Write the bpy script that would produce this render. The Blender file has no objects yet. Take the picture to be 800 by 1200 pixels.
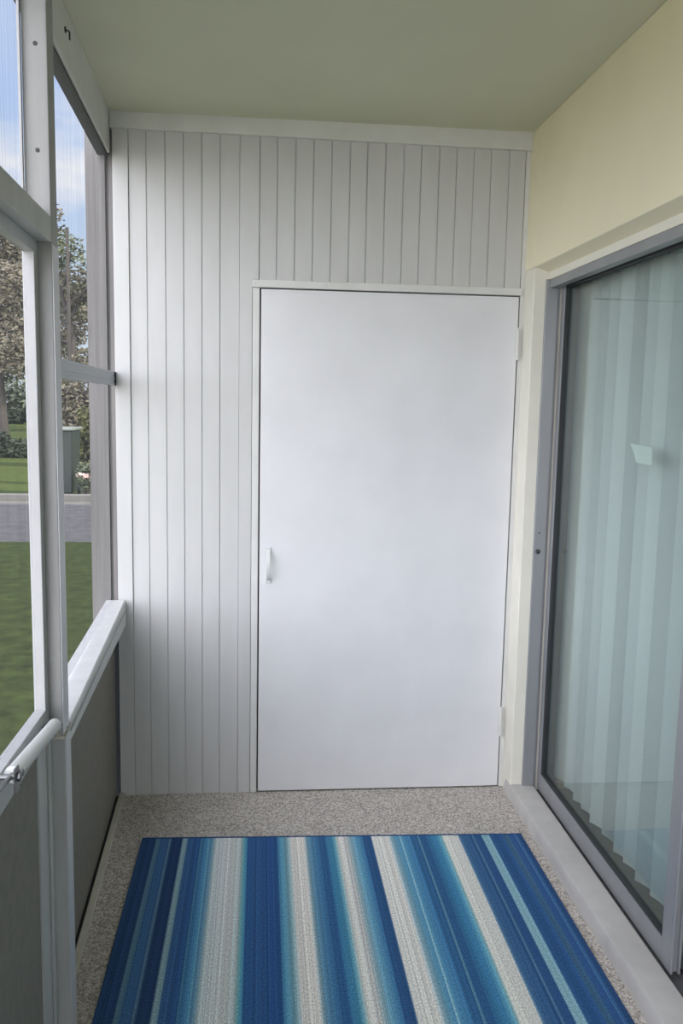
import bpy, bmesh, math, random
from mathutils import Vector, Matrix
random.seed(7)
C = bpy.context.scene.collection
S = bpy.context.scene

# ------------------------------------------------------------------ camera
D = 3.2982            # depth of the boarded end wall
f, pitch, yaw, roll, CZ = 997.31, 0.1278, -0.0956, 0.0198, 1.5748
cp, sp = math.cos(pitch), math.sin(pitch)
cy, sy = math.cos(yaw), math.sin(yaw)
cr, sr = math.cos(roll), math.sin(roll)
Rz = Matrix(((cy, sy, 0), (-sy, cy, 0), (0, 0, 1)))
Rx = Matrix(((1, 0, 0), (0, cp, -sp), (0, sp, cp)))
Ry = Matrix(((cr, 0, sr), (0, 1, 0), (-sr, 0, cr)))
RR = Ry @ Rx @ Rz
right, fwd, up = RR[0], RR[1], RR[2]
cam_d = bpy.data.cameras.new('camera')
cam = bpy.data.objects.new('camera', cam_d); C.objects.link(cam)
M4 = Matrix.Identity(4)
for i in range(3):
    M4[i][0] = right[i]; M4[i][1] = up[i]; M4[i][2] = -fwd[i]
M4[2][3] = CZ
cam.matrix_world = M4
cam_d.sensor_fit = 'VERTICAL'; cam_d.sensor_height = 24.0
cam_d.lens = f / 1200 * 24.0
cam_d.clip_start = 0.02; cam_d.clip_end = 500
S.camera = cam

# ------------------------------------------------------------------ light
S.view_settings.view_transform = 'Standard'
S.view_settings.look = 'None'
S.view_settings.gamma = 1
S.view_settings.use_curve_mapping = False
S.view_settings.exposure = -0.65
SKY_STRENGTH = 2.0
GLOW_STRENGTH = 11.0
SUN_STRENGTH = 16.0
w = bpy.data.worlds.new('world'); S.world = w; w.use_nodes = True
nt = w.node_tree; nt.nodes.clear()
def N(t, tp, **k):
    n = t.nodes.new(tp)
    for a, b in k.items(): setattr(n, a, b)
    return n
tc = N(nt, 'ShaderNodeTexCoord'); sep = N(nt, 'ShaderNodeSeparateXYZ')
nt.links.new(tc.outputs['Generated'], sep.inputs[0])
ramp = N(nt, 'ShaderNodeValToRGB')
e = ramp.color_ramp.elements
e[0].position = 0.0; e[0].color = (0.72, 0.78, 0.88, 1)
e[1].position = 1.0; e[1].color = (0.42, 0.56, 0.86, 1)
for p, c in ((0.10, (0.62, 0.76, 0.94, 1)), (0.30, (0.50, 0.66, 0.98, 1)), (0.55, (0.66, 0.74, 0.92, 1))):
    q = ramp.color_ramp.elements.new(p); q.color = c
nt.links.new(sep.outputs['Z'], ramp.inputs[0])
mp = N(nt, 'ShaderNodeMapping'); mp.inputs['Scale'].default_value = (1.6, 1.6, 4.2)
nt.links.new(tc.outputs['Generated'], mp.inputs[0])
nz = N(nt, 'ShaderNodeTexNoise'); nz.inputs['Scale'].default_value = 2.2; nz.inputs['Detail'].default_value = 5
nt.links.new(mp.outputs[0], nz.inputs['Vector'])
cr_ = N(nt, 'ShaderNodeValToRGB'); cr_.color_ramp.elements[0].position = 0.56; cr_.color_ramp.elements[1].position = 0.70
nt.links.new(nz.outputs['Fac'], cr_.inputs[0])
mx = N(nt, 'ShaderNodeMixRGB'); mx.inputs[2].default_value = (0.95, 0.96, 1.0, 1)
nt.links.new(cr_.outputs[0], mx.inputs[0]); nt.links.new(ramp.outputs[0], mx.inputs[1])
bg = N(nt, 'ShaderNodeBackground'); bg.inputs['Strength'].default_value = SKY_STRENGTH
nt.links.new(mx.outputs[0], bg.inputs[0])
# unseen bright sky glow added on the open side to light the porch
cb_ = N(nt, 'ShaderNodeVectorMath', operation='DOT_PRODUCT')
gdir = Vector((-0.52, -0.75, 0.36)).normalized(); cb_.inputs[1].default_value = tuple(gdir)
nt.links.new(tc.outputs['Generated'], cb_.inputs[0])
cm = N(nt, 'ShaderNodeMapRange', interpolation_type='SMOOTHSTEP'); cm.inputs[1].default_value = 0.25; cm.inputs[2].default_value = 0.97
nt.links.new(cb_.outputs['Value'], cm.inputs[0])
cs = N(nt, 'ShaderNodeMath', operation='MULTIPLY'); cs.inputs[1].default_value = GLOW_STRENGTH
nt.links.new(cm.outputs[0], cs.inputs[0])
bg2 = N(nt, 'ShaderNodeBackground'); bg2.inputs[0].default_value = (0.955, 0.95, 1.03, 1); nt.links.new(cs.outputs[0], bg2.inputs['Strength'])
ads = N(nt, 'ShaderNodeAddShader'); nt.links.new(bg.outputs[0], ads.inputs[0]); nt.links.new(bg2.outputs[0], ads.inputs[1])
wo = N(nt, 'ShaderNodeOutputWorld'); nt.links.new(ads.outputs[0], wo.inputs[0])
w.cycles.sampling_method = 'MANUAL'; w.cycles.sample_map_resolution = 512

sd = bpy.data.lights.new('sun', 'SUN'); sd.energy = SUN_STRENGTH; sd.angle = math.radians(1.5); sd.color = (1.0, 0.95, 0.86)
so = bpy.data.objects.new('sun', sd); C.objects.link(so)
so.location = (12, 4, 14)
so.rotation_euler = Vector((-0.80, 0.22, -0.62)).to_track_quat('-Z', 'Y').to_euler()

# ------------------------------------------------------------------ materials
def lin(c):
    return tuple(((x/255)/12.92 if x/255 <= 0.04045 else ((x/255+0.055)/1.055)**2.4) for x in c) + (1,)

def mat(name, col, rough=0.55, metal=0.0, noise=None, bump=None, spec=0.5, wear=None):
    """noise=(scale, amount) albedo mottling; bump=(scale, strength)"""
    m = bpy.data.materials.new(name); m.use_nodes = True
    t = m.node_tree; b = t.nodes['Principled BSDF']
    c = col if len(col) == 4 else tuple(col) + (1,)
    b.inputs['Base Color'].default_value = c
    b.inputs['Roughness'].default_value = rough
    b.inputs['Metallic'].default_value = metal
    b.inputs['Specular IOR Level'].default_value = spec
    co = N(t, 'ShaderNodeTexCoord')
    if noise:
        n = N(t, 'ShaderNodeTexNoise'); n.inputs['Scale'].default_value = noise[0]; n.inputs['Detail'].default_value = 6
        if len(noise) > 2:
            mpp = N(t, 'ShaderNodeMapping'); mpp.inputs['Scale'].default_value = noise[2]
            t.links.new(co.outputs['Object'], mpp.inputs[0]); t.links.new(mpp.outputs[0], n.inputs['Vector'])
        else:
            t.links.new(co.outputs['Object'], n.inputs['Vector'])
        r = N(t, 'ShaderNodeValToRGB'); a = noise[1]
        r.color_ramp.elements[0].position = 0.3; r.color_ramp.elements[1].position = 0.7
        r.color_ramp.elements[0].color = tuple(x*(1-a) for x in c[:3]) + (1,)
        r.color_ramp.elements[1].color = tuple(min(1, x*(1+a)) for x in c[:3]) + (1,)
        t.links.new(n.outputs['Fac'], r.inputs[0]); t.links.new(r.outputs[0], b.inputs['Base Color'])
    if bump:
        n2 = N(t, 'ShaderNodeTexNoise'); n2.inputs['Scale'].default_value = bump[0]; n2.inputs['Detail'].default_value = 5
        t.links.new(co.outputs['Object'], n2.inputs['Vector'])
        bm_ = N(t, 'ShaderNodeBump'); bm_.inputs['Strength'].default_value = bump[1]; bm_.inputs['Distance'].default_value = 0.004
        t.links.new(n2.outputs['Fac'], bm_.inputs['Height']); t.links.new(bm_.outputs[0], b.inputs['Normal'])
    return m

M = {}
M['board'] = mat('white board paint', (0.535, 0.535, 0.52), 0.55, noise=(6, 0.03, (3, 3, 0.6)), bump=(60, 0.06))
M['door'] = mat('white door paint', (0.69, 0.69, 0.695), 0.55, noise=(5, 0.035), bump=(45, 0.08))
M['trim'] = mat('white trim paint', (0.63, 0.63, 0.60), 0.5, noise=(12, 0.04), bump=(70, 0.08))
M['ceiling'] = mat('ceiling paint', (0.60, 0.60, 0.45), 0.8, noise=(2.5, 0.03), bump=(90, 0.12))
M['plaster'] = mat('cream plaster paint', (0.80, 0.745, 0.54), 0.7, noise=(3, 0.03), bump=(80, 0.12))
M['reveal'] = mat('cream reveal paint', (0.72, 0.695, 0.60), 0.6, noise=(8, 0.03), bump=(60, 0.1))
M['frame'] = mat('grey white aluminium paint', (0.44, 0.445, 0.43), 0.5, noise=(14, 0.07, (2, 2, 0.3)), bump=(90, 0.06))
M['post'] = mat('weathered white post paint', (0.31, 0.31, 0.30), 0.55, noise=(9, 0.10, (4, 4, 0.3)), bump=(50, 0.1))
M['sill'] = mat('white sill paint', (0.56, 0.56, 0.55), 0.5, noise=(20, 0.06), bump=(60, 0.1))
M['alum'] = mat('satin aluminium', (0.30, 0.308, 0.314), 0.42, 0.35, noise=(10, 0.06, (1, 1, 0.2)))
M['rail'] = mat('ribbed grey aluminium', (0.42, 0.44, 0.47), 0.45, 0.25)
M['underside_shade'] = mat('dark grey header paint', (0.10, 0.10, 0.10), 0.7, noise=(20, 0.1))  # shade of the beam's underside put into the colour
M['dark'] = mat('painted gap shade', (0.03, 0.033, 0.036), 0.8)  # near-black colour carries the shade inside narrow gaps
M['track'] = mat('dull grey track metal', (0.13, 0.132, 0.135), 0.55, 0.3, noise=(20, 0.2))
M['gasket'] = mat('dark rubber gasket', (0.025, 0.028, 0.03), 0.6)
M['channel'] = mat('pale aluminium channel', (0.56, 0.565, 0.59), 0.45, 0.2)
M['sash'] = mat('white sash enamel', (0.45, 0.45, 0.45), 0.45, noise=(20, 0.05), bump=(60, 0.08))
M['panel'] = mat('taupe panel paint', (0.20, 0.185, 0.155), 0.75, noise=(30, 0.09), bump=(120, 0.15))
M['screw'] = mat('weathered screw head', (0.055, 0.055, 0.052), 0.55, 0.2)
M['steel'] = mat('bare steel', (0.22, 0.22, 0.22), 0.35, 0.8)
M['closer'] = mat('white enamel tube', (0.62, 0.64, 0.62), 0.35)
M['ledge'] = mat('greyed ledge paint', (0.50, 0.48, 0.41), 0.7, noise=(14, 0.1), bump=(60, 0.15))
M['bare'] = mat('bare tan sill edge', (0.42, 0.40, 0.35), 0.8, noise=(40, 0.15))
M['concrete'] = mat('pale sill concrete', (0.46, 0.445, 0.42), 0.75, noise=(7, 0.12), bump=(70, 0.2))
M['blind'] = mat('pale blind vinyl', (0.56, 0.56, 0.545), 0.5)  # three slat tones paint in the shading contrast between slats
M['blind_b'] = mat('shaded blind vinyl', (0.47, 0.47, 0.455), 0.5)
M['blind_c'] = mat('lit blind vinyl', (0.63, 0.625, 0.605), 0.5)
M['inner'] = mat('brown grey interior jamb', (0.40, 0.36, 0.32), 0.7, noise=(5, 0.05))
M['carpet'] = mat('dim interior carpet', (0.20, 0.22, 0.20), 0.9, noise=(80, 0.15))
M['sticker'] = mat('white sticker paper', (0.75, 0.77, 0.72), 0.6)
M['stucco'] = mat('pale stucco', (0.19, 0.18, 0.172), 0.85, noise=(9, 0.2, (7, 7, 0.25)), bump=(50, 0.3))
M['binding'] = mat('navy rug binding', lin((34, 66, 110)), 0.9)

def speckle_floor():
    m = bpy.data.materials.new('pebbled grey floor'); m.use_nodes = True
    t = m.node_tree; b = t.nodes['Principled BSDF']; b.inputs['Roughness'].default_value = 0.8
    co = N(t, 'ShaderNodeTexCoord')
    v = N(t, 'ShaderNodeTexVoronoi'); v.inputs['Scale'].default_value = 210
    t.links.new(co.outputs['Object'], v.inputs['Vector'])
    sepc = N(t, 'ShaderNodeSeparateColor'); t.links.new(v.outputs['Color'], sepc.inputs[0])
    r = N(t, 'ShaderNodeValToRGB'); el = r.color_ramp.elements
    el[0].position = 0; el[0].color = (0.21, 0.19, 0.165, 1); el[1].position = 1; el[1].color = (0.66, 0.62, 0.57, 1)
    for p, c in ((0.22, (0.31, 0.28, 0.245, 1)), (0.5, (0.45, 0.415, 0.37, 1)), (0.8, (0.56, 0.52, 0.475, 1))):
        q = el.new(p); q.color = c
    t.links.new(sepc.outputs[0], r.inputs[0])
    n = N(t, 'ShaderNodeTexNoise'); n.inputs['Scale'].default_value = 3; n.inputs['Detail'].default_value = 4
    t.links.new(co.outputs['Object'], n.inputs['Vector'])
    mr = N(t, 'ShaderNodeMapRange'); mr.inputs[3].default_value = 0.82; mr.inputs[4].default_value = 1.15
    t.links.new(n.outputs['Fac'], mr.inputs[0])
    hs = N(t, 'ShaderNodeMixRGB', blend_type='MULTIPLY'); hs.inputs[0].default_value = 1
    t.links.new(r.outputs[0], hs.inputs[1]); t.links.new(mr.outputs[0], hs.inputs[2])
    t.links.new(hs.outputs[0], b.inputs['Base Color'])
    bm_ = N(t, 'ShaderNodeBump'); bm_.inputs['Strength'].default_value = 0.35; bm_.inputs['Distance'].default_value = 0.002
    t.links.new(v.outputs['Distance'], bm_.inputs['Height']); t.links.new(bm_.outputs[0], b.inputs['Normal'])
    return m
M['floor'] = speckle_floor()

def screen_mat():
    """insect mesh: open holes between grey threads, thread density varying in faint vertical folds"""
    m = bpy.data.materials.new('grey insect screen'); m.use_nodes = True
    t = m.node_tree; t.nodes.clear()
    out = N(t, 'ShaderNodeOutputMaterial')
    tr = N(t, 'ShaderNodeBsdfTransparent')
    df = N(t, 'ShaderNodeBsdfDiffuse'); df.inputs[0].default_value = (0.055, 0.056, 0.058, 1)
    tl = N(t, 'ShaderNodeBsdfTranslucent'); tl.inputs[0].default_value = (0.03, 0.031, 0.033, 1)
    ad = N(t, 'ShaderNodeAddShader'); t.links.new(df.outputs[0], ad.inputs[0]); t.links.new(tl.outputs[0], ad.inputs[1])
    mxs = N(t, 'ShaderNodeMixShader')
    co = N(t, 'ShaderNodeTexCoord'); mpp = N(t, 'ShaderNodeMapping'); mpp.inputs['Scale'].default_value = (30, 30, 0.8)
    t.links.new(co.outputs['Object'], mpp.inputs[0])
    n = N(t, 'ShaderNodeTexNoise'); n.inputs['Scale'].default_value = 3.0; n.inputs['Detail'].default_value = 3
    t.links.new(mpp.outputs[0], n.inputs['Vector'])
    mr = N(t, 'ShaderNodeMapRange'); mr.inputs[1].default_value = 0.3; mr.inputs[2].default_value = 0.7
    mr.inputs[3].default_value = SCR_LO; mr.inputs[4].default_value = SCR_HI
    t.links.new(n.outputs['Fac'], mr.inputs[0])
    t.links.new(mr.outputs[0], mxs.inputs[0]); t.links.new(tr.outputs[0], mxs.inputs[1]); t.links.new(ad.outputs[0], mxs.inputs[2])
    t.links.new(mxs.outputs[0], out.inputs[0])
    return m
SCR_LO, SCR_HI = 0.28, 0.42
M['screen'] = screen_mat()

def glass_mat():
    m = bpy.data.materials.new('green tinted glass'); m.use_nodes = True
    t = m.node_tree; t.nodes.clear()
    out = N(t, 'ShaderNodeOutputMaterial')
    tr = N(t, 'ShaderNodeBsdfTransparent'); tr.inputs[0].default_value = (0.87, 0.925, 0.915, 1)
    gl = N(t, 'ShaderNodeBsdfGlossy'); gl.inputs['Roughness'].default_value = 0.01
    ge = N(t, 'ShaderNodeNewGeometry'); dt = N(t, 'ShaderNodeVectorMath', operation='DOT_PRODUCT')
    t.links.new(ge.outputs['Normal'], dt.inputs[0]); t.links.new(ge.outputs['Incoming'], dt.inputs[1])
    ab = N(t, 'ShaderNodeMath', operation='ABSOLUTE'); t.links.new(dt.outputs['Value'], ab.inputs[0])
    om = N(t, 'ShaderNodeMath', operation='SUBTRACT'); om.inputs[0].default_value = 1.0; t.links.new(ab.outputs[0], om.inputs[1])
    pw = N(t, 'ShaderNodeMath', operation='POWER'); pw.inputs[1].default_value = 5.0; t.links.new(om.outputs[0], pw.inputs[0])
    fm_ = N(t, 'ShaderNodeMath', operation='MULTIPLY_ADD'); fm_.inputs[1].default_value = 0.96; fm_.inputs[2].default_value = 0.04; t.links.new(pw.outputs[0], fm_.inputs[0])
    ms = N(t, 'ShaderNodeMixShader')
    t.links.new(fm_.outputs[0], ms.inputs[0]); t.links.new(tr.outputs[0], ms.inputs[1]); t.links.new(gl.outputs[0], ms.inputs[2])
    t.links.new(ms.outputs[0], out.inputs[0])
    return m
M['glass'] = glass_mat()

# ------------------------------------------------------------------ mesh helpers
class MB:
    def __init__(s): s.v = []; s.f = []
    def hexa(s, p):     # 8 corners: bottom ring 0-3, top ring 4-7
        o = len(s.v); s.v += [tuple(x) for x in p]
        s.f += [tuple(o+i for i in q) for q in ((0,3,2,1),(4,5,6,7),(0,1,5,4),(1,2,6,5),(2,3,7,6),(3,0,4,7))]
        return s
    def box(s, x0, x1, y0, y1, z0, z1):
        return s.hexa([(x0,y0,z0),(x1,y0,z0),(x1,y1,z0),(x0,y1,z0),(x0,y0,z1),(x1,y0,z1),(x1,y1,z1),(x0,y1,z1)])
    def prism(s, ring0, ring1):
        o = len(s.v); n = len(ring0); s.v += [tuple(x) for x in ring0] + [tuple(x) for x in ring1]
        s.f.append(tuple(o+i for i in reversed(range(n)))); s.f.append(tuple(o+n+i for i in range(n)))
        for i in range(n):
            j = (i+1) % n; s.f.append((o+i, o+j, o+n+j, o+n+i))
        return s
    def quad(s, a, b, c, d):
        o = len(s.v); s.v += [tuple(a), tuple(b), tuple(c), tuple(d)]; s.f.append((o, o+1, o+2, o+3)); return s
    def tube(s, pts, rad, seg=16, cap=True):
        pts = [Vector(p) for p in pts]; rads = rad if isinstance(rad, (list, tuple)) else [rad]*len(pts)
        o = len(s.v); u = None
        for i, p in enumerate(pts):
            d = (pts[min(i+1, len(pts)-1)] - pts[max(i-1, 0)]).normalized()
            if u is None:
                u = d.cross(Vector((0,0,1)));
                if u.length < 1e-3: u = d.cross(Vector((1,0,0)))
            u = (u - d*u.dot(d)).normalized(); v = d.cross(u)
            for k in range(seg):
                a = 2*math.pi*k/seg; s.v.append(tuple(p + (u*math.cos(a)+v*math.sin(a))*rads[i]))
        for i in range(len(pts)-1):
            for k in range(seg):
                k2 = (k+1) % seg
                s.f.append((o+i*seg+k, o+i*seg+k2, o+(i+1)*seg+k2, o+(i+1)*seg+k))
        if cap:
            s.f.append(tuple(o+k for k in reversed(range(seg)))); e_ = o+(len(pts)-1)*seg
            s.f.append(tuple(e_+k for k in range(seg)))
        return s

def world_loc(o):
    v = Vector((0,0,0))
    while o is not None:
        v += o.location; o = o.parent
    return v

def obj(name, mb, m, parent=None, base=None, bevel=0.0, smooth=False, segs=2):
    me = bpy.data.meshes.new(name)
    org = world_loc(parent) if parent is not None else Vector(base if base else (0,0,0))
    me.from_pydata([tuple(Vector(v)-org) for v in mb.v], [], mb.f); me.validate(); me.update()
    bmm = bmesh.new(); bmm.from_mesh(me); bmesh.ops.recalc_face_normals(bmm, faces=bmm.faces); bmm.to_mesh(me); bmm.free()
    me.materials.append(m)
    if smooth:
        for p in me.polygons: p.use_smooth = True
    o = bpy.data.objects.new(name, me); C.objects.link(o)
    if parent is not None: o.parent = parent
    else: o.location = org
    if bevel:
        bv = o.modifiers.new('bevel', 'BEVEL'); bv.width = bevel; bv.segments = segs; bv.limit_method = 'ANGLE'; bv.angle_limit = math.radians(40)
    if smooth:
        try:
            for p in me.polygons: p.use_smooth = True
            es = o.modifiers.new('split', 'EDGE_SPLIT'); es.split_angle = math.radians(40)
        except Exception: pass
    return o

def tag(o, label=None, cat=None, group=None, kind=None):
    if label: o['label'] = label
    if cat: o['category'] = cat
    if group: o['group'] = group
    if kind: o['kind'] = kind
    return o
def struct(o, label, cat): return tag(o, label, cat, kind='structure')
def empty(name, loc, label, cat, group=None, kind=None):
    o = bpy.data.objects.new(name, None); C.objects.link(o); o.location = loc; o.empty_display_size = 0.1
    return tag(o, label, cat, group, kind)

# left wall frame: s along the wall (world depth), n towards the room, z up
LA = -0.0359
Ld = Vector((math.sin(LA), math.cos(LA), 0)); Ln = Vector((math.cos(LA), -math.sin(LA), 0)); LO = Vector((-0.530, D, 0))
def L(s, n, z): return LO + Ld*(s-D) + Ln*n + Vector((0,0,z))
def lbox(mb, s0, s1, n0, n1, z0, z1):
    return mb.hexa([L(s0,n0,z0),L(s0,n1,z0),L(s1,n1,z0),L(s1,n0,z0),L(s0,n0,z1),L(s0,n1,z1),L(s1,n1,z1),L(s1,n0,z1)])
XW = 1.012           # plane of the plastered house wall
YB = -1.5            # end of the porch behind the camera

def screw(mb, p, nrm, r=0.004, h=0.002):
    p = Vector(p); nrm = Vector(nrm).normalized()
    return mb.tube([p - nrm*0.001, p + nrm*h*0.6, p + nrm*h], [r, r, r*0.6], 12)

# ------------------------------------------------------------------ setting: shell
struct(obj('floor', MB().box(-0.66, 1.12, YB, D+0.1, -0.15, 0.0), M['floor']), 'pebbled grey aggregate porch floor under the striped rug', 'floor')
struct(obj('ceiling', MB().box(-0.60, 1.6, YB, D+0.3, 2.6, 2.75), M['ceiling']), 'plain greenish grey painted porch ceiling', 'ceiling')
struct(obj('sun_block', MB().box(-0.60, 9.0, -12.0, D+9, 2.751, 4.6), M['stucco']), 'unseen block added above the porch to shade the near lawn', 'wall')  # out-of-view mass added to keep the sun off the near lawn

# boarded end wall: a continuous profile with v grooves
def board_profile(edges, y, depth=0.0045, half=0.0024):
    pts = []
    for i, x in enumerate(edges):
        if i == 0: pts.append((x, y))
        elif i == len(edges)-1: pts.append((x, y))
        else: pts += [(x-half, y), (x-half*0.5, y+depth), (x+half*0.5, y+depth), (x+half, y)]
    return pts
def boards(edges, z0, z1, y=D):
    mb = MB(); pr = board_profile(edges, y)
    ring = [(x, yy) for x, yy in pr] + [(edges[-1], y+0.02), (edges[0], y+0.02)]
    return mb.prism([(x, yy, z0) for x, yy in ring], [(x, yy, z1) for x, yy in ring])
bw = boards([-0.488, -0.425, -0.357, -0.291, -0.224, -0.157, -0.086], 0.0, 2.56)
up_e = [-0.011, 0.053, 0.120, 0.187, 0.255, 0.323, 0.388, 0.456, 0.525, 0.591, 0.660, 0.726, 0.792, 0.859, 0.929, 0.992]
o2 = boards(up_e, 2.02, 2.56)
off = len(bw.v); bw.v += o2.v; bw.f += [tuple(i+off for i in q) for q in o2.f]
# backing sheets behind the boards, left of, above and right of the storage door
bw.box(-0.546, -0.012, D+0.024, D+0.05, 0, 2.6); bw.box(-0.011, 1.05, D+0.024, D+0.05, 2.004, 2.6); bw.box(1.004, 1.3, D+0.012, D+0.05, 0, 2.6)
wb = struct(obj('wall_back', bw, M['board'], bevel=0), 'white tongue and groove boarded end wall around the storage door', 'wall')
struct(obj('trim_1', MB().box(-0.546, -0.4895, D-0.006, D+0.02, 0.0, 2.545), M['board'], bevel=0.002), 'white vertical corner board beside the left screens', 'trim')
pl_ = [(-0.0845, 0.0), (-0.036, 0.0), (-0.036, 2.028), (-0.0125, 2.028), (-0.0125, 2.56), (-0.0845, 2.56)]
cb = MB().prism([(x, D-0.003, z) for x, z in pl_], [(x, D+0.02, z) for x, z in pl_])
struct(obj('trim_2', cb, M['board'], bevel=0.0015), 'plain white plank between the grooved boards and the storage door', 'trim')
t3 = MB().hexa([(-0.552, D-0.016, 2.543), (1.012, D-0.016, 2.533), (1.012, D+0.02, 2.533), (-0.552, D+0.02, 2.543), (-0.552, D-0.016, 2.602), (1.012, D-0.016, 2.602), (1.012, D+0.02, 2.602), (-0.552, D+0.02, 2.602)])
t3o = struct(obj('trim_3', t3, M['trim'], bevel=0.002), 'white flat board along the top of the end wall under the ceiling', 'trim')
sm = MB()
for x in (-0.44, -0.22, -0.05): screw(sm, (x, D-0.016, 2.552), (0,-1,0), 0.005, 0.001)
obj('nail_head', sm, M['trim'], t3o)
# narrow strip between upper boards / door and the house wall
struct(obj('trim_4', MB().box(0.9945, 1.013, D-0.001, D+0.02, 0.0, 2.56), M['trim'], bevel=0.002), 'narrow white strip between the storage door hinges and the house wall', 'trim')
struct(obj('trim_5', MB().box(-0.0345, -0.0085, D-0.004, D+0.02, 0.0, 1.998), M['trim'], bevel=0.0025), 'slim white door jamb on the handle side of the storage door', 'trim')
hd = struct(obj('trim_6', MB().box(-0.036, 0.999, D-0.013, D+0.02, 1.998, 2.026), M['trim'], bevel=0.002), 'white batten fixed across the top of the storage door', 'trim')
sm = MB()
for x in (-0.028, 0.063, 0.24, 0.43, 0.62, 0.80, 0.985): screw(sm, (x, D-0.013, 2.011), (0,-1,0), 0.0042, 0.0012)
obj('nail_head', sm, M['trim'], hd)
# storage door
d1 = empty('door_1', (0.49, D, 0), 'white flush storage cupboard door in the boarded end wall', 'door', kind='structure')
obj('slab', MB().box(-0.003, 0.9895, D-0.004, D+0.03, 0.006, 1.9935), M['door'], d1, bevel=0.002)
hb = MB()
pts = []
for i in range(13):
    a = i/12; z = 0.876 + 0.122*a
    pts.append((0.0315, z, math.sin(math.pi*a)**0.55))
rows = []
for x, z, k in pts:
    yy = D-0.006-0.026*k
    wd = 0.0075
    rows.append([(x-wd, yy-0.002, z), (x+wd, yy-0.002, z), (x+wd, yy+0.003, z), (x-wd, yy+0.003, z)])
o = 0
for r_ in rows: hb.v += r_
for i in range(len(rows)-1):
    for k in range(4):
        hb.f.append((i*4+k, i*4+(k+1) % 4, (i+1)*4+(k+1) % 4, (i+1)*4+k))
hb.f += [(3,2,1,0), tuple(len(hb.v)-4+k for k in range(4))]
hb.box(0.022, 0.041, D-0.008, D-0.003, 0.866, 0.884); hb.box(0.022, 0.041, D-0.008, D-0.003, 0.990, 1.008)
tag(obj('handle', hb, M['closer'], d1, bevel=0.001), 'bowed white metal pull handle')
for z0 in (1.752, 0.225):
    h = MB(); x = 0.9905; z1 = z0+0.119
    zm = (z0+z1)/2
    h.tube([(x, D-0.009, z0), (x, D-0.009, zm-0.001)], 0.0062, 14)
    h.tube([(x, D-0.009, zm+0.001), (x, D-0.009, z1)], 0.0062, 14)
    h.tube([(x, D-0.009, z1), (x, D-0.009, z1+0.005)], [0.005, 0.003], 12)
    h.tube([(x, D-0.009, zm-0.002), (x, D-0.009, zm+0.002)], 0.004, 10)
    h.box(x-0.010, x+0.010, D-0.008, D-0.0045, z0+0.002, z1-0.002)
    obj('hinge', h, M['trim'], d1, smooth=True)
# dark sheet behind the door gaps, their shade put in its colour
struct(obj('trim_7', MB().box(-0.03, 1.02, D+0.031, D+0.045, 0.0, 2.0), M['dark']), 'dark sheet painting in the shade behind the edges of the storage door', 'trim')

struct(obj('trim_19', MB().box(-0.590, -0.5465, D+0.001, D+0.02, 0.0, 0.79), M['dark']), 'black strip painting in the shadowed gap between the knee wall panel and the corner board', 'trim')  # solid box, the gap's shade is in its colour
# house wall on the right with the sliding door opening
YR = 3.19            # far reveal of the opening
ZH0, ZH1 = 2.092, 2.074
XI = 1.068
wr = MB()
wr.box(XW, XI+0.2, YR, D+0.012, ZH0, 2.6)
ring = [(XW, ZH0), (XI, ZH1), (1.25, ZH1), (1.25, 2.6), (XW, 2.6)]
wr.prism([(x, YB, z) for x, z in ring], [(x, YR, z) for x, z in ring])
struct(obj('wall_right', wr, M['plaster'], bevel=0.004), 'cream plastered house wall above the sliding glass door', 'wall')
struct(obj('trim_17', MB().box(XW, XI+0.08, YR, D+0.012, 0.0, ZH0), M['reveal'], bevel=0.004), 'white painted wall return between the storage door and the sliding door frame', 'trim')
struct(obj('trim_8', MB().box(XI, XI+0.04, YB, YR, 2.047, ZH1+0.001), M['reveal'], bevel=0.0015), 'cream wooden strip under the plaster over the sliding door', 'trim')
cur = MB()
ring = [(1.006, 0.0), (1.0065, 0.045), (1.012, 0.056), (1.022, 0.060), (1.104, 0.055), (1.104, 0.0)]
cur.prism([(x, YB, z) for x, z in ring], [(x, D-0.05, z) for x, z in ring])
struct(obj('trim_9', cur, M['concrete'], smooth=True), 'pale concrete threshold curb running below the sliding glass door', 'curb')

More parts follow.
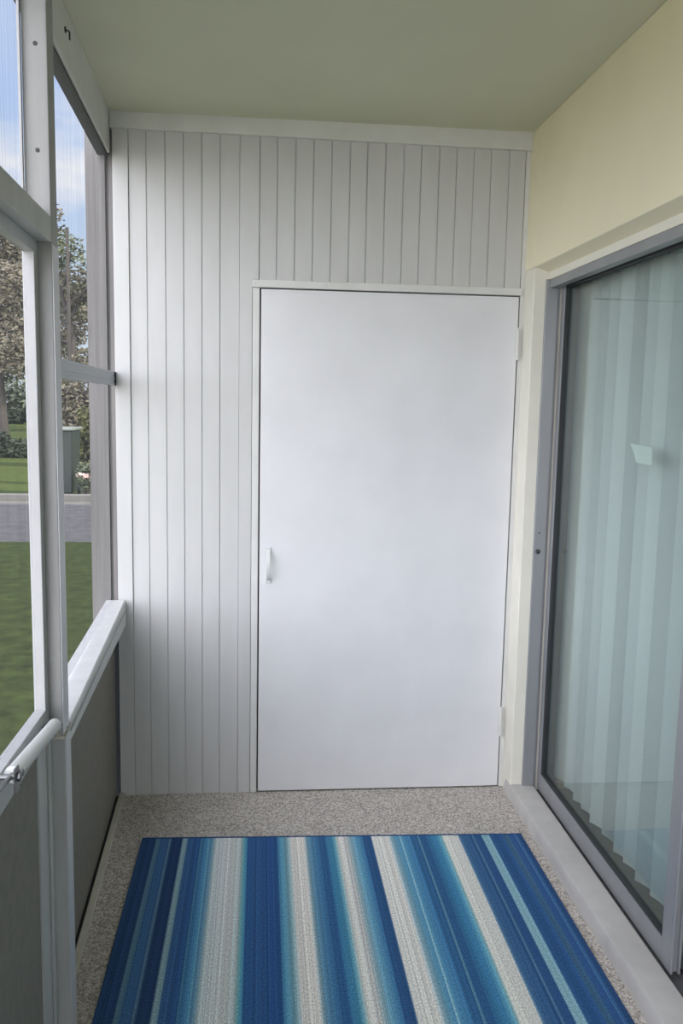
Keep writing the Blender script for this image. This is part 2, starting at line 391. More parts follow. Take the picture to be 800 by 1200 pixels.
# sliding glass door
d3 = empty('door_2', (1.12, 2.6, 0.05), 'aluminium sliding glass door with vertical blinds behind it', 'glass door', kind='structure')
fr = MB()
fr.box(1.058, 1.104, YR-0.012, YR+0.01, 0.05, 2.047)               # far jamb
fr.box(1.1045, 1.115, YR-0.003, YR+0.01, 0.03, 2.047)
fr.box(1.150, 1.158, YR-0.03, YR+0.01, 0.03, 2.047)
fr.box(1.072, 1.105, YB, YR, 2.016, 2.047)                      # head face
fr.box(1.105, 1.19, YB, YR, 2.035, 2.05)
obj('door_frame', fr, M['alum'], d3, bevel=0.0015)
trk = MB().box(1.1045, 1.20, YB, YR, 0.02, 0.034).box(1.150, 1.154, YB, YR, 0.034, 0.05).box(1.1045, 1.1065, YB, YR, 0.034, 0.05)
tag(obj('track', trk, M['track'], d3), 'dark grey floor track')
def panel(x0, x1, y0, y1, stile_far, stile_near):
    pm = MB()
    pm.box(x0, x1, y1-stile_far, y1, 0.052, 2.034)
    # near stile: open channel at its end
    pm.box(x0, x1, y0+0.012, y0+stile_near, 0.052, 2.034)
    pm.box(x0, x0+0.006, y0, y0+0.012, 0.052, 2.034); pm.box(x1-0.006, x1, y0, y0+0.012, 0.052, 2.034)
    pm.box(x0, x1, y0+stile_near, y1-stile_far, 0.052, 0.122)
    pm.box(x0, x1, y0+stile_near, y1-stile_far, 2.028, 2.034)
    p_ = obj('sliding_panel', pm, M['alum'], d3, bevel=0.0015)
    gx = (x0+x1)/2
    gk = MB(); a0, a1, b0, b1 = y0+stile_near, y1-stile_far, 0.122, 2.028
    gk.box(x0+0.003, x1-0.003, a1-0.010, a1, b0, b1).box(x0+0.003, x1-0.003, a0, a0+0.004, b0, b1)
    gk.box(x0+0.003, x1-0.003, a0+0.004, a1-0.010, b0, b0+0.006).box(x0+0.003, x1-0.003, a0+0.004, a1-0.010, b1-0.014, b1)
    obj('gasket', gk, M['gasket'], p_)
    obj('glass_pane', MB().box(gx-0.002, gx+0.002, a0, a1, b0, b1), M['glass'], p_)
    return p_
pa = panel(1.116, 1.144, 2.035, 3.172, 0.032, 0.062)
pb = panel(1.159, 1.187, 0.55, 2.10, 0.055, 0.055)
# lock keeper on the jamb
lk = MB().tube([(1.074, YR-0.012, 1.015), (1.074, YR-0.016, 1.015), (1.074, YR-0.018, 1.015)], [0.0095, 0.0095, 0.006], 18)
lk.tube([(1.077, YR-0.012, 1.088), (1.077, YR-0.0135, 1.088)], 0.0035, 12)
tag(obj('lock_button', lk, M['screw'], d3, smooth=True), 'dark round lock keeper and screw hole')

# interior behind the glass
iw = MB()
iw.box(1.15, 1.26, 3.201, D+0.3, 0.0, 2.08)
struct(obj('wall_interior', iw, M['inner']), 'brownish jamb just inside the sliding glass door', 'wall')
ir = MB().box(1.2, 4.0, YB, D+0.1, -0.02, 0.03)
struct(obj('floor_interior', ir, M['carpet']), 'dim carpet of the room behind the blinds', 'floor')
ib = MB().box(4.0, 4.1, YB, D+0.1, 0, 2.6).box(1.25, 4.0, D+0.02, D+0.1, 0, 2.6).box(1.25, 4.0, YB-0.1, YB, 0, 2.6).box(1.25, 4.0, YB, D+0.1, 2.6, 2.7)
struct(obj('wall_room', ib, M['reveal']), 'plain walls of the room behind the blinds', 'wall')

# vertical blind
vb = empty('vertical_blind', (1.235, 2.4, 2.05), 'pale vertical blind hanging behind the sliding glass door', 'blind')
obj('headrail', MB().box(1.212, 1.262, 0.2, 3.19, 2.050, 2.078), M['blind'], vb, bevel=0.002)
BX = 1.222
def slat(y, ang):
    mb = MB(); n = 13; W = 0.127
    ca, sa = math.cos(ang), math.sin(ang); pr = []
    for i in range(n):
        u = (i/(n-1)-0.5)*W; v = 0.013*(2*i/(n-1)-1)**2 * -1
        pr.append((u, v))
    ring = pr + [(u, v+0.001) for u, v in reversed(pr)]
    P = [(BX + u*sa + v*ca, y + u*ca - v*sa) for u, v in ring]
    mb.prism([(x, yy, 0.085) for x, yy in P], [(x, yy, 2.036) for x, yy in P])
    # hanger stem
    mb.box(BX-0.004, BX+0.004, y-0.01, y+0.01, 2.03, 2.05)
    return mb
y = 3.135; k = 0
while y > 0.3:
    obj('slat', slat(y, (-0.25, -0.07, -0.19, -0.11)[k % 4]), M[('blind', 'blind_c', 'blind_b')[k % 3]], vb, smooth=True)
    y -= (0.088, 0.115, 0.07, 0.105)[k % 4]; k += 1

# sticker on the glass
st = MB(); px = 1.1325
corn = [(2.535, 1.468), (2.39, 1.462), (2.384, 1.458), (2.380, 1.420), (2.386, 1.411), (2.475, 1.412), (2.490, 1.418), (2.505, 1.440)]
st.prism([(px, a, b) for a, b in corn], [(px+0.0006, a, b) for a, b in corn])
tag(obj('sticker', st, M['sticker'], base=(px, 2.45, 1.44)), 'small white torn sticker on the sliding door glass', 'sticker')

# ------------------------------------------------------------------ setting: screened left wall
SE = -1.45
S0, S1 = 1.935, 2.003          # post between the screen door and the far bay
# knee panels and bottom ledge
kp = MB(); lbox(kp, S1, D-0.008, -0.045, -0.033, 0.0, 0.745); lbox(kp, SE, S0-0.9, -0.045, -0.033, 0.0, 0.745)
struct(obj('wall_left', kp, M['panel']), 'taupe knee wall panel below the far screens on the left', 'wall')
lg = MB(); lbox(lg, S1+0.02, D-0.008, -0.021, 0.0, 0.0, 0.016)
struct(obj('baseboard_left', lg, M['ledge'], bevel=0.002), 'low greyish timber strip along the foot of the left knee wall', 'baseboard')
lg = MB(); lbox(lg, S1+0.02, D-0.008, -0.036, -0.0212, 0.0, 0.004)
struct(obj('trim_20', lg, M['dark']), 'dark strip painting in the shadowed groove between the knee wall panel and the timber strip', 'trim')  # flat strip coloured as the groove's shadow
# outer corner column and closing wall outside
struct(obj('wall_corner', MB().box(-0.645, -0.575, D+0.005, D+3.0, -0.15, 2.6).box(-0.575, -0.5475, D+0.0215, D+3, -0.15, 2.6), M['stucco']), 'pale stucco corner of the house seen through the far screens', 'wall')
# head beam
bmm_ = MB(); lbox(bmm_, S1, D-0.003, -0.068, -0.024, 2.456, 2.6); lbox(bmm_, SE, S0, -0.068, -0.024, 2.456, 2.6)
struct(obj('trim_10', bmm_, M['trim'], bevel=0.002), 'grey white beam above the screens along the ceiling', 'beam')
shade_mb = MB(); lbox(shade_mb, S1, D+0.004, -0.070, -0.0335, 2.450, 2.4555)
struct(obj('trim_18', shade_mb, M['underside_shade']), 'dark strip painting in the shaded underside of the beam over the far screens', 'underside_shade')  # added strip, darkened to stand for shade under the beam
# post
def post(name, s0, s1, label, lower=True):
    p = MB()
    lbox(p, s0, s1, -0.022, 0.030, 0.798, 2.6)
    o_ = struct(obj(name, p, M['post'], bevel=0.002), label, 'post')
    p2 = MB(); lbox(p2, s0+0.022, s1+0.018, -0.045, 0.030, 0.0, 0.788)
    # aluminium channel edge down the inner face
    ft = obj('post_foot', p2, M['frame'], o_, bevel=0.002)
    ch = MB(); lbox(ch, s0+0.002, s1-0.001, 0.0302, 0.0318, 0.80, 1.90); obj('channel', ch, M['channel'], o_)
    ch = MB(); lbox(ch, s0+0.024, s1+0.017, 0.0302, 0.0318, 0.0, 0.785); obj('channel', ch, M['channel'], o_)
    sc = MB()
    for z in (2.305, 2.092): screw(sc, L(s0, 0.006, z), -Ld, 0.0048, 0.0012)
    obj('screw', sc, M['screw'], o_)
    return o_
post('trim_11', S0, S1, 'white post between the screen door and the far screens')
# sill of the far bay
sl = MB()
def sring(s, nf, zt, zb): return [L(s, -0.060, zb), L(s, nf, zb), L(s, nf, zt-0.006), L(s, nf-0.004, zt), L(s, -0.060, zt)]
sl.prism(sring(S1, 0.030, 0.795, 0.748), sring(D-0.014, 0.013, 0.802, 0.703))
so_ = struct(obj('trim_12', sl, M['sill'], bevel=0.0015), 'white window sill below the far screens on the left', 'sill')
gv = MB()
gv.prism([L(2.03, 0.0305, 0.772), L(2.03, 0.0325, 0.772), L(2.03, 0.0325, 0.778), L(2.03, 0.0305, 0.778)], [L(3.25, 0.0140, 0.760), L(3.25, 0.0160, 0.760), L(3.25, 0.0160, 0.768), L(3.25, 0.0140, 0.768)])
obj('bead', gv, M['frame'], so_)
cpn = MB()
cpn.prism([L(S0-0.008, -0.015, 0.7895), L(S0-0.008, 0.037, 0.7895), L(S0-0.008, 0.037, 0.797), L(S0-0.008, -0.015, 0.7985)], [L(2.03, -0.015, 0.7895), L(2.03, 0.0315, 0.7895), L(2.03, 0.0315, 0.797), L(2.03, -0.015, 0.7985)])
tag(obj('sill_end', cpn, M['bare'], so_, bevel=0.003), 'chipped bare end of the sill around the post')
chp = MB()
for i in range(7):
    a = random.uniform(1.93, 2.02); b_ = random.uniform(0.0, 0.04); r_ = random.uniform(0.004, 0.008)
    chp.prism([L(a-r_, b_-r_, 0.797), L(a+r_, b_-r_*0.6, 0.797), L(a+r_*0.7, b_+r_, 0.797)], [L(a-r_*0.6, b_-r_*0.7, 0.806), L(a+r_*0.6, b_-r_*0.5, 0.808), L(a+r_*0.4, b_+r_*0.6, 0.804)])
obj('caulk', chp, M['ledge'], so_)
# mid rail of the far bay
mr_ = MB()
for i in range(5):
    z0 = 1.622 + i*0.0102
    lbox(mr_, S1, D-0.020, -0.031, -0.016 - (0.0012 if i % 2 else 0), z0, z0+0.0103)
arc = [L(2.03 + 0.055*math.cos(a*math.pi/10)*1.0 + 0.0, -0.029, 1.672 + 0.020*math.sin(a*math.pi/10)) for a in range(11)]
arc2 = [p + Ln*0.012 for p in arc]
mr_.prism(arc, arc2)
mro = struct(obj('trim_13', mr_, M['rail'], bevel=0.0008), 'blue grey ribbed rail across the middle of the far screens', 'rail')
ec = MB(); lbox(ec, D-0.020, D-0.007, -0.031, -0.012, 1.622, 1.672)
tag(obj('end_cap', ec, M['gasket'], mro), 'black rubber end cap')
# far bay screens
w1 = empty('window_1', tuple(L(2.6, -0.05, 0.8)), 'grey insect screen in the far bay beside the end wall', 'screen', kind='structure')
sc_ = MB().quad(L(S1, -0.032, 0.80), L(D+0.005, -0.032, 0.80), L(D+0.005, -0.032, 1.645), L(S1, -0.032, 1.645))
obj('insect_mesh', sc_, M['screen'], w1)
sc_ = MB().quad(L(S1, -0.032, 1.645), L(D+0.005, -0.032, 1.645), L(D+0.005, -0.032, 2.458), L(S1, -0.032, 2.458))
obj('insect_mesh', sc_, M['screen'], w1)
fm = MB(); lbox(fm, S1, S1+0.010, -0.0345, -0.024, 0.80, 2.456)
obj('screen_frame', fm, M['rail'], w1)
# near bay: transom, upper screen, screen door
tr_ = MB(); lbox(tr_, SE, S0-0.001, -0.020, 0.030, 1.905, 1.957); lbox(tr_, SE, S0-0.001, -0.022, 0.010, 1.957, 1.972)
struct(obj('trim_14', tr_, M['frame'], bevel=0.002), 'weathered white transom bar above the screen door', 'transom')
w2 = empty('window_2', tuple(L(1.5, -0.02, 1.97)), 'grey insect screen above the transom of the screen door', 'screen', kind='structure')
obj('insect_mesh', MB().quad(L(0.96, -0.021, 1.97), L(S0, -0.021, 1.97), L(S0, -0.021, 2.46), L(0.96, -0.021, 2.46)), M['screen'], w2)
fm = MB(); lbox(fm, S0-0.012, S0-0.0005, -0.0275, -0.0225, 1.972, 2.456)
obj('screen_frame', fm, M['sash'], w2)
# screen door
E0, E1 = 0.99, 1.9385
d2 = empty('door_3', tuple(L(1.46, -0.012, 0.02)), 'white framed screen door with a taupe kick panel and closer tube', 'screen door', kind='structure')
dm = MB()
T0, T1 = -0.0245, 0.0
lbox(dm, E1-0.036, E1, T0, T1, 0.805, 1.919)
lbox(dm, E0, E0+0.036, T0, T1, 0.805, 1.919)
lbox(dm, E0+0.036, E1-0.036, T0, T1, 1.878, 1.919)
dm.hexa([L(E0+0.036,T0,0.838),L(E0+0.036,T1,0.838),L(E1-0.036,T1,0.800),L(E1-0.036,T0,0.800),L(E0+0.036,T0,0.925),L(E0+0.036,T1,0.925),L(E1-0.036,T1,0.872),L(E1-0.036,T0,0.872)])
obj('sash_frame', dm, M['sash'], d2, bevel=0.0015)
lw_ = MB()
lbox(lw_, E1-0.112, E1+0.020, T0, T1-0.002, 0.02, 0.805)
lbox(lw_, E0, E0+0.10, T0, T1-0.002, 0.02, 0.805)
lbox(lw_, E1-0.030, E1-0.012, T1-0.002, T1+0.005, 0.02, 0.80)
obj('stile', lw_, M['frame'], d2, bevel=0.002)
kk = MB(); lbox(kk, E0+0.10, E1-0.113, T0+0.004, T1-0.006, 0.02, 0.86)
tag(obj('kick_panel', kk, M['panel'], d2), 'taupe kick panel')
obj('insect_mesh', MB().quad(L(E0+0.03, -0.018, 0.84), L(E1-0.03, -0.018, 0.84), L(E1-0.03, -0.018, 1.885), L(E0+0.03, -0.018, 1.885)), M['screen'], d2)
# the rest of the screened side behind the camera
post('trim_15', 0.90, 0.97, 'white post on the near side of the screen door')
s3 = MB(); lbox(s3, SE, 0.90, -0.06, 0.02, 0.745, 0.80)
struct(obj('trim_16', s3, M['sill']), 'white sill of the screened bay nearer than the screen door', 'sill')
w3 = empty('window_3', tuple(L(0, -0.05, 0.8)), 'grey insect screen of the bay nearer than the screen door', 'screen', kind='structure')
obj('insect_mesh', MB().quad(L(SE, -0.045, 0.8), L(0.9, -0.045, 0.8), L(0.9, -0.045, 2.46), L(SE, -0.045, 2.46)), M['screen'], w3)

# door closer
dc = empty('door_closer', tuple(L(1.65, 0.03, 0.88)), 'white tubular door closer fixed along the screen door rail', 'door closer')
A = L(1.845, 0.032, 0.860); B = L(1.475, 0.032, 0.912); ax = (B-A).normalized()
tb = MB().tube([A - ax*0.004, A - ax*0.001, A + ax*0.006, A + ax*0.36, A+ax*0.366, A+ax*0.372, B-ax*0.002, B], [0.009, 0.0125, 0.0145, 0.0145, 0.0155, 0.0155, 0.0145, 0.012], 24)
obj('tube', tb, M['closer'], dc, smooth=True)
rd = MB().tube([B, B + ax*0.40], 0.0045, 12)
obj('rod', rd, M['steel'], dc, smooth=True)
bk = MB()
Q = B - ax*0.012
bk.tube([Q, Q + Vector((0,0,-0.0)) + Ln*0.017], 0.006, 10)
bk.hexa([Q + ax*a + Ln*b + Vector((0,0,c)) for c in (-0.028, 0.020) for a, b in ((0.010,-0.034),(0.010,-0.030),(0.045,-0.030),(0.045,-0.034))])
bk.hexa([Q + ax*a + Ln*b + Vector((0,0,c)) for c in (-0.028, 0.018) for a, b in ((0.010,0.009),(0.010,0.012),(0.040,0.012),(0.040,0.009))])
bk.tube([Q + ax*0.025 + Ln*(-0.03), Q + ax*0.025 + Ln*0.019], 0.0048, 10)
bk.tube([Q + ax*0.025 + Ln*0.012, Q + ax*0.025 + Ln*0.018], 0.0085, 6)
tag(obj('bracket', bk, M['steel'], dc, bevel=0.0006), 'bare steel bracket at the near end')
rb = MB().tube([A - ax*0.004, A - ax*0.030], 0.005, 10)
rb.hexa([A - ax*a + Ln*b + Vector((0,0,c)) for c in (-0.012, -0.008) for a, b in ((0.010,-0.03),(0.010,0.008),(0.04,0.008),(0.04,-0.03))])
obj('pivot', rb, M['screw'], dc)

# cup hook on the beam
hk = MB(); P0 = L(2.45, -0.024, 2.535)
hk.tube([P0 + Vector((0,0,0.002)), P0 + Vector((0,0,0.002)) + Ln*0.003], [0.008, 0.008], 14)
hk.tube([P0, P0 + Ln*0.009, P0 + Ln*0.012 + Vector((0,0,-0.003)), P0 + Ln*0.012 + Vector((0,0,-0.022)), P0 + Ln*0.013 + Vector((0,0,-0.024))], [0.002, 0.002, 0.0022, 0.0022, 0.0012], 8)
tag(obj('cup_hook', hk, M['screw'], base=tuple(P0), smooth=True), 'small dark cup hook screwed into the beam near the ceiling', 'hook')

# ------------------------------------------------------------------ rug
stops = [  # across the rug, x at the far edge -> colour
 (-0.414,(24,62,108)),(-0.405,(20,56,98)),(-0.368,(18,52,94)),(-0.365,(62,100,128)),(-0.352,(58,98,128)),(-0.348,(40,84,138)),(-0.322,(40,82,134)),(-0.316,(72,108,138)),
 (-0.308,(20,52,92)),(-0.274,(18,48,88)),(-0.270,(112,140,154)),(-0.256,(108,138,152)),(-0.252,(42,92,152)),(-0.226,(36,84,146)),(-0.222,(26,76,138)),(-0.208,(30,84,146)),
 (-0.204,(70,150,190)),(-0.200,(40,110,170)),(-0.180,(50,130,180)),(-0.176,(90,160,190)),(-0.172,(60,120,170)),(-0.160,(120,155,180)),(-0.152,(168,178,180)),(-0.120,(176,182,182)),(-0.085,(178,182,178)),(-0.060,(168,182,184)),
 (-0.052,(110,180,195)),(-0.044,(50,150,190)),(-0.036,(28,92,158)),(-0.010,(30,88,152)),(0.010,(36,92,158)),(0.040,(22,78,145)),(0.064,(24,84,150)),(0.072,(50,138,186)),(0.090,(90,155,185)),(0.104,(140,176,192)),
 (0.118,(190,187,178)),(0.162,(194,190,180)),(0.172,(150,178,194)),(0.182,(90,150,190)),(0.205,(48,122,178)),(0.225,(28,100,160)),(0.238,(24,86,146)),(0.245,(30,120,170)),(0.264,(36,134,178)),(0.276,(110,165,188)),
 (0.286,(184,184,174)),(0.318,(182,182,176)),(0.330,(150,178,194)),(0.350,(84,154,192)),(0.372,(44,124,178)),(0.380,(30,92,152)),(0.408,(26,82,142)),(0.412,(188,188,180)),(0.470,(192,190,180)),(0.482,(150,178,196)),(0.500,(84,156,196)),
 (0.512,(60,140,188)),(0.516,(150,186,200)),(0.522,(60,140,186)),(0.548,(40,120,176)),(0.560,(26,98,154)),(0.578,(26,94,150)),(0.583,(110,160,185)),(0.588,(26,96,156)),(0.610,(24,92,150)),(0.622,(22,116,168)),(0.645,(30,122,174)),(0.662,(80,160,192)),
 (0.676,(186,186,174)),(0.728,(182,182,174)),(0.736,(60,110,160)),(0.748,(44,100,156)),(0.772,(36,92,148)),(0.780,(28,84,144)),(0.786,(80,130,170)),(0.792,(26,82,142)),(0.816,(26,82,144)),(0.820,(130,172,190)),(0.846,(126,168,190)),(0.850,(26,88,148)),
 (0.895,(22,84,146)),(0.900,(58,104,146)),(0.918,(52,98,142)),(0.922,(28,84,146)),(0.938,(26,76,138)),(0.944,(50,104,155)),(0.952,(28,80,142)),(0.967,(32,84,144))]
def stripe(x):
    for (a, ca), (b, cb_) in zip(stops, stops[1:]):
        if a <= x <= b:
            t = (x-a)/(b-a) if b > a else 0
            return tuple(ca[i]+(cb_[i]-ca[i])*t for i in range(3))
    return stops[0][1] if x < stops[0][0] else stops[-1][1]
rug = empty('striped_rug', (0.277, 1.8, 0.0), 'blue, teal and cream striped flatweave rug on the pebbled floor', 'rug')
def rug_mesh():
    nx = 460; y0r = 0.55
    me = bpy.data.meshes.new('rug_weave'); V = []; F = []; cols = []
    for i in range(nx+1):
        u = i/nx; x = -0.411 + u*1.375; yf = 2.934 - u*0.045
        for yy in (y0r, yf):
            V.append((x-0.277, yy-1.8, 0.0075))
    rnd = random.Random(3)
    for i in range(nx):
        F.append((2*i, 2*i+2, 2*i+3, 2*i+1))
        x = -0.414 + (i+0.5)/nx*1.381
        if i % 4 == 0: k4 = rnd.uniform(-0.11, 0.11)
        c = stripe(x); k = 1 + rnd.uniform(-0.17, 0.17) + k4
        lc = lin(tuple(max(0, min(255, v)) for v in c))[:3]; g_ = 0.3*lc[0]+0.55*lc[1]+0.15*lc[2]
        sat = min(1.0, max(0.0, (lc[2]-lc[0])*4))
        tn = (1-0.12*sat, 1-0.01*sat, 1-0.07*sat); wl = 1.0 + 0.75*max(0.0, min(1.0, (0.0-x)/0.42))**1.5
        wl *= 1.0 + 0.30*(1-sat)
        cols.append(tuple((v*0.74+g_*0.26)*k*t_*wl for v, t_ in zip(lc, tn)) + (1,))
    me.from_pydata(V, [], F); me.update()
    ca = me.color_attributes.new('stripe', 'FLOAT_COLOR', 'CORNER')
    for p in me.polygons:
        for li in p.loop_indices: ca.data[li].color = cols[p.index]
    m = bpy.data.materials.new('striped rug weave'); m.use_nodes = True; t = m.node_tree; b = t.nodes['Principled BSDF']
    b.inputs['Roughness'].default_value = 0.9; b.inputs['Specular IOR Level'].default_value = 0.15
    at = N(t, 'ShaderNodeAttribute'); at.attribute_name = 'stripe'
    co = N(t, 'ShaderNodeTexCoord')
    mpp = N(t, 'ShaderNodeMapping'); mpp.inputs['Scale'].default_value = (260, 150, 1); t.links.new(co.outputs['Object'], mpp.inputs[0])
    n = N(t, 'ShaderNodeTexNoise'); n.inputs['Scale'].default_value = 1.0; n.inputs['Detail'].default_value = 2; t.links.new(mpp.outputs[0], n.inputs['Vector'])
    r = N(t, 'ShaderNodeMapRange'); r.inputs[1].default_value = 0.3; r.inputs[2].default_value = 0.7; r.inputs[3].default_value = 0.68; r.inputs[4].default_value = 1.32
    t.links.new(n.outputs['Fac'], r.inputs[0])
    mm = N(t, 'ShaderNodeMixRGB', blend_type='MULTIPLY'); mm.inputs[0].default_value = 1
    t.links.new(at.outputs['Color'], mm.inputs[1]); t.links.new(r.outputs[0], mm.inputs[2])
    gm = N(t, 'ShaderNodeMixRGB', blend_type='MULTIPLY'); gm.inputs[0].default_value = 1; gm.inputs[2].default_value = (RUGK, RUGK, RUGK, 1)
    t.links.new(mm.outputs[0], gm.inputs[1]); t.links.new(gm.outputs[0], b.inputs['Base Color'])
    wv = N(t, 'ShaderNodeTexWave'); wv.bands_direction = 'Y'; wv.inputs['Scale'].default_value = 55; wv.inputs['Distortion'].default_value = 1.2
    t.links.new(co.outputs['Object'], wv.inputs['Vector'])
    bp = N(t, 'ShaderNodeBump'); bp.inputs['Strength'].default_value = 0.5; bp.inputs['Distance'].default_value = 0.0015
    t.links.new(wv.outputs['Fac'], bp.inputs['Height']); t.links.new(bp.outputs[0], b.inputs['Normal'])
    me.materials.append(m)
    o = bpy.data.objects.new('woven_face', me); C.objects.link(o); o.parent = rug
RUGK = 1.06
rug_mesh()
be = MB()
cA, cB = Vector((-0.414, 2.940, 0)), Vector((0.967, 2.894, 0))
be.hexa([(-0.4145,0.54,0.0003),(0.9672,0.54,0.0003),(0.9672,2.890,0.0003),(-0.4145,2.935,0.0003),(-0.4145,0.54,0.0068),(0.9672,0.54,0.0068),(0.9672,2.890,0.0068),(-0.4145,2.935,0.0068)])
be.tube([cA+Vector((0,-0.004,0.005)), cB+Vector((0,-0.004,0.005))], 0.0047, 10)
obj('binding', be, M['binding'], rug)

# ------------------------------------------------------------------ outdoors
def grass_mat():
    m = bpy.data.materials.new('lawn grass'); m.use_nodes = True; t = m.node_tree; b = t.nodes['Principled BSDF']
    b.inputs['Roughness'].default_value = 0.9; b.inputs['Specular IOR Level'].default_value = 0.1
    co = N(t, 'ShaderNodeTexCoord')
    n = N(t, 'ShaderNodeTexNoise'); n.inputs['Scale'].default_value = 7; n.inputs['Detail'].default_value = 8; n.inputs['Roughness'].default_value = 0.75
    t.links.new(co.outputs['Object'], n.inputs['Vector'])
    r = N(t, 'ShaderNodeValToRGB'); el = r.color_ramp.elements
    el[0].position = 0.3; el[0].color = (0.018, 0.027, 0.007, 1); el[1].position = 0.72; el[1].color = (0.085, 0.112, 0.026, 1)
    t.links.new(n.outputs['Fac'], r.inputs[0]); t.links.new(r.outputs[0], b.inputs['Base Color'])
    return m
M['grass'] = grass_mat()
M['road'] = mat('pale driveway', (0.115, 0.106, 0.10), 0.9, noise=(6, 0.25), bump=(40, 0.3))
M['bounce'] = mat('pale warm paving', (0.66, 0.61, 0.47), 0.9, noise=(4, 0.08), bump=(30, 0.2))
M['kerb'] = mat('pale kerb', (0.13, 0.125, 0.115), 0.9)
M['bark'] = mat('grey brown bark', (0.05, 0.043, 0.036), 0.9, noise=(6, 0.3, (4, 4, 0.5)), bump=(30, 0.5))
M['bin'] = mat('dark green bin plastic', (0.016, 0.024, 0.018), 0.5)
M['lid'] = mat('pale bin lid', (0.17, 0.185, 0.16), 0.5)
def leaf_mat(name, c1, c2):
    m = bpy.data.materials.new(name); m.use_nodes = True; t = m.node_tree; b = t.nodes['Principled BSDF']
    b.inputs['Roughness'].default_value = 0.7; b.inputs['Specular IOR Level'].default_value = 0.2
    co = N(t, 'ShaderNodeTexCoord'); n = N(t, 'ShaderNodeTexNoise'); n.inputs['Scale'].default_value = 1.5; n.inputs['Detail'].default_value = 4
    t.links.new(co.outputs['Object'], n.inputs['Vector'])
    r = N(t, 'ShaderNodeValToRGB'); el = r.color_ramp.elements
    el[0].position = 0.35; el[0].color = c1+(1,); el[1].position = 0.65; el[1].color = c2+(1,)
    t.links.new(n.outputs['Fac'], r.inputs[0]); t.links.new(r.outputs[0], b.inputs['Base Color'])
    return m
M['leaf_a'] = leaf_mat('olive leaves', (0.0556, 0.0657, 0.0302), (0.1411, 0.1512, 0.0858))
M['leaf_b'] = leaf_mat('brownish leaves', (0.0757, 0.0657, 0.0455), (0.1915, 0.1714, 0.1261))
M['leaf_c'] = leaf_mat('dark hedge leaves', (0.0158, 0.0245, 0.0144), (0.0432, 0.0576, 0.0325))
M['leaf_d'] = leaf_mat('yellow green leaves', (0.055, 0.060, 0.024), (0.12, 0.122, 0.05))
M['leaf_e'] = leaf_mat('grey green leaves', (0.0792, 0.0973, 0.0613), (0.1440, 0.1656, 0.1117))
M['flower'] = leaf_mat('pale pink petals', (0.75, 0.50, 0.45), (0.9, 0.82, 0.78))

struct(obj('ground', MB().box(-140, 60, -30, 160, -0.35, -0.152), M['grass']), 'green lawn outside the screens', 'lawn')
struct(obj('driveway', MB().box(-60, 14, 10.35, 14.4, -0.2, -0.14), M['road']), 'pale driveway strip crossing the lawn outside', 'driveway')
struct(obj('bounce_slab', MB().box(-16, -0.72, -14, 1.2, -0.3, -0.135), M['bounce']), 'unseen pale slab added outside the nearest screens to bounce daylight', 'bounce_slab')  # out-of-view slab added to bounce daylight up onto the ceiling
struct(obj('kerb', MB().box(-60, 14, 14.55, 14.8, -0.2, -0.06), M['kerb']), 'pale kerb along the far side of the driveway', 'kerb')

GZ = -0.152
def at(px, Y): return Vector((Y*(-0.297 + 0.00095*px), Y, GZ))
def zz(py, Y): return CZ - Y*0.000982*(py-466)
def leaves(blobs, n, size, seed, flat=0.5):
    rn = random.Random(seed); mb = MB(); tot = sum(b[3]*b[4]*b[5] for b in blobs)
    for (cx, cy_, cz, rx, ry, rz) in blobs:
        for _ in range(int(n*rx*ry*rz/tot)+8):
            while True:
                p = Vector((rn.uniform(-1,1), rn.uniform(-1,1), rn.uniform(-1,1)))
                if 0.15 < p.length < 1: break
            p = Vector((cx+p.x*rx, cy_+p.y*ry, cz+p.z*rz)); s = size*rn.uniform(0.6, 1.3)
            a = Vector((rn.gauss(0,1), rn.gauss(0,1), rn.gauss(0,1)*flat)).normalized()
            b = a.cross(Vector((rn.gauss(0,1), rn.gauss(0,1), rn.gauss(0,1)))).normalized()
            mb.quad(p-a*s, p+b*s*0.45, p+a*s, p-b*s*0.45)
    return mb
def tree(name, base, h, cr, crown0, leafm, label, n, size, seed, trunk_r=0.18, blobs=None, group=None, cat='tree'):
    rn = random.Random(seed)
    t = empty(name, tuple(base), label, cat, group)
    if blobs is None:
        blobs = []
        for i in range(11):
            a = rn.uniform(0, 6.28); rr = cr*rn.uniform(0.1, 0.75); z = base.z + crown0 + (h-crown0)*rn.uniform(0.08, 0.92)
            k = cr*rn.uniform(0.32, 0.52)
            blobs.append((base.x+rr*math.cos(a), base.y+rr*math.sin(a), z, k, k, k*0.7))
    tk = MB(); p0 = Vector(base) - Vector((0,0,0.05))
    pts = [p0]; 
    for i in range(1, 6):
        pts.append(p0 + Vector((rn.uniform(-0.15,0.15), rn.uniform(-0.15,0.15), h*0.75*i/5)))
    tk.tube(pts, [trunk_r*(1-0.14*i) for i in range(6)], 10)
    obj('trunk', tk, M['bark'], t, smooth=True)
    for b in blobs[:6]:
        bt = MB(); q = pts[2] + (pts[4]-pts[2])*rn.random()
        e_ = Vector(b[:3]); mid = (q+e_)/2 + Vector((0,0,0.2))
        bt.tube([q, mid, e_], [trunk_r*0.4, trunk_r*0.28, trunk_r*0.1], 7)
        obj('branch', bt, M['bark'], t, smooth=True)
    obj('foliage', leaves(blobs, n, size, seed), leafm, t)
    return t
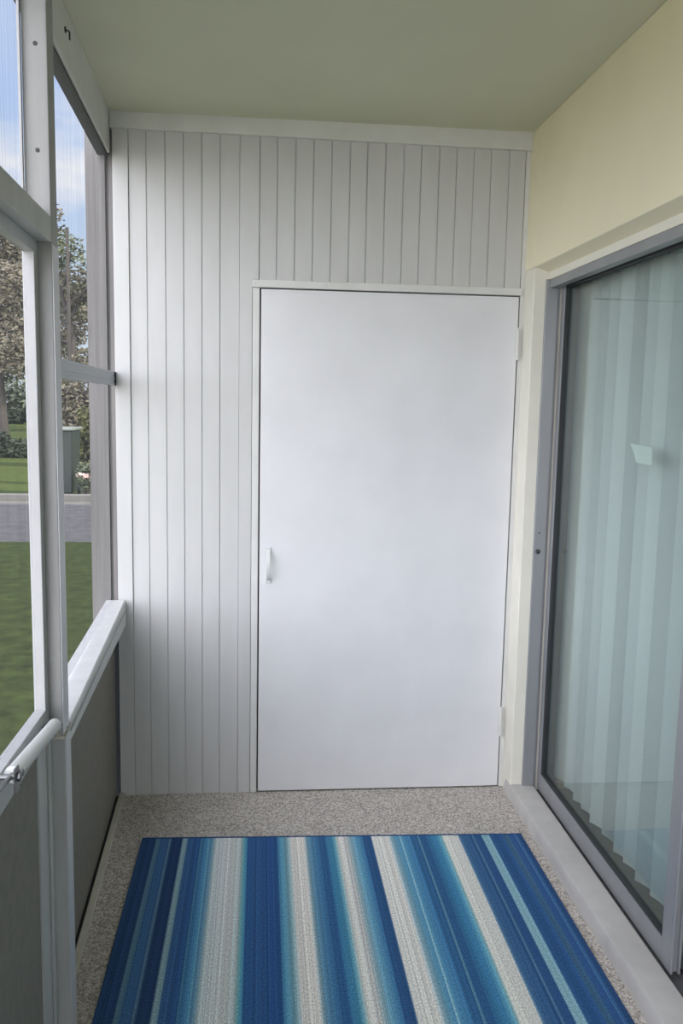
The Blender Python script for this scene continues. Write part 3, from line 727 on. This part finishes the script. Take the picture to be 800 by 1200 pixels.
def bush(name, base, rx, ry, h, leafm, label, n, size, seed, cat='shrub'):
    rn = random.Random(seed); t = empty(name, tuple(base), label, cat)
    blobs = [(base.x+rn.uniform(-0.55,0.55)*rx, base.y+rn.uniform(-0.5,0.5)*ry, base.z+h*rn.uniform(0.3,0.68), rx*0.5, ry*0.5, h*0.36) for _ in range(9)]
    for b in blobs[:5]: obj('stem', MB().tube([(base.x+rn.uniform(-.1,.1)*rx, base.y, base.z-0.02), b[:3]], [0.03, 0.012], 6), M['bark'], t)
    obj('foliage', leaves(blobs, n, size, seed), leafm, t)
    return t
# trees beyond the driveway
tree('shade_tree', at(84, 28), 8.3, 2.6, 1.9, M['leaf_b'], 'tall brownish tree with sky glints seen through the far screen above the rail', 10000, 0.085, 11, 0.16)
tree('shade_tree', at(125, 44), 10.4, 3.0, 1.2, M['leaf_a'], 'olive green tree behind the brownish tree, next to the house corner', 8000, 0.12, 12, 0.2)
tree('shade_tree', at(6, 34), 8.0, 3.4, 3.0, M['leaf_b'], 'broad grey brown tree seen through the screen door', 15000, 0.095, 13, 0.26)
tree('shade_tree', at(50, 49), 10.6, 3.4, 1.5, M['leaf_a'], 'large olive tree far behind the white post', 8000, 0.13, 14, 0.24)
tree('shade_tree', at(-150, 41), 9.5, 3.8, 2.0, M['leaf_a'], 'spreading olive tree at the left beyond the screen door', 7000, 0.14, 15, 0.3)
# background hedges and shrubs
def hedge(name, a, b, h, d, leafm, label, n, size, seed):
    t = empty(name, tuple((a+b)/2), label, 'hedge')
    rn = random.Random(seed); k = max(4, int((b-a).length/1.1)); blobs = []
    for i in range(k):
        p = a + (b-a)*((i+0.5)/k); blobs.append((p.x, p.y, GZ+h*0.5, (b-a).length/k*0.8, d, h*0.52*rn.uniform(0.85,1.12)))
    obj('foliage', leaves(blobs, n, size, seed), leafm, t)
    for i in range(0, k, 2): obj('stem', MB().tube([(blobs[i][0], blobs[i][1], GZ-0.02), (blobs[i][0], blobs[i][1], GZ+h*0.6)], [0.04, 0.02], 6), M['bark'], t)
hedge('clipped_hedge', at(-120, 62), at(60, 62), 2.9, 1.0, M['leaf_e'], 'pale grey green hedge at the far edge of the lawn, left of the post', 5200, 0.22, 21)
hedge('clipped_hedge', at(-120, 55), at(58, 55), 0.9, 0.7, M['leaf_c'], 'low dark hedge in front of the pale far hedge', 3800, 0.16, 22)
hedge('clipped_hedge', at(58, 22), at(150, 22), 2.0, 0.45, M['leaf_b'], 'brownish hedge behind the green bin', 11000, 0.07, 23)
bush('dark_shrub', at(6, 25), 1.1, 0.6, 0.72, M['leaf_c'], 'low dark shrub on the bright lawn seen through the screen door', 1500, 0.09, 31)
bush('columnar_shrub', at(103, 17.2), 0.21, 0.2, 1.65, M['leaf_d'], 'slim yellow green shrub beside the house corner', 900, 0.05, 32)
fb = bush('flowering_shrub', at(101, 15.1), 0.22, 0.2, 0.62, M['leaf_e'], 'small shrub with pale pink flowers beside the green bin', 500, 0.045, 33)
fl = at(101, 15.0)
obj('flower', leaves([(fl.x, fl.y, zz(557, 15), 0.15, 0.12, 0.05)], 60, 0.045, 34), M['flower'], fb)
# green wheeled bin
bp_ = at(70, 15.4); gb = empty('wheeled_bin', tuple(bp_), 'dark green wheeled bin with a pale lid on the far lawn', 'bin')
zt = zz(504, 15.4)
bb = MB()
bb.prism([bp_+Vector(v) for v in ((-0.28,-0.28,0.06),(0.28,-0.28,0.06),(0.28,0.30,0.06),(-0.28,0.30,0.06))],
         [(bp_.x-0.31, bp_.y-0.32, zt), (bp_.x+0.31, bp_.y-0.32, zt), (bp_.x+0.31, bp_.y+0.36, zt), (bp_.x-0.31, bp_.y+0.36, zt)])
obj('bin_body', bb, M['bin'], gb, bevel=0.02)
tag(obj('lid', MB().box(bp_.x-0.34, bp_.x+0.34, bp_.y-0.36, bp_.y+0.40, zt, zt+0.055), M['lid'], gb, bevel=0.02), 'pale lid')
for sx in (-1, 1):
    obj('wheel', MB().tube([bp_+Vector((sx*0.27,0.28,0.10)), bp_+Vector((sx*0.32,0.28,0.10))], 0.10, 18), M['gasket'], gb)
obj('handle', MB().tube([(bp_.x-0.25, bp_.y+0.44, zt-0.03), (bp_.x+0.25, bp_.y+0.44, zt-0.03)], 0.018, 8), M['bin'], gb)
# slender utility pole behind the far screen
pp = at(85.5, 24.6); pz = zz(276, 24.6)
tag(obj('utility_pole', MB().tube([pp, Vector((pp.x, pp.y, pz))], [0.055, 0.045], 10), M['bark'], base=tuple(pp), smooth=True), 'slender dark pole standing among the trees', 'pole')
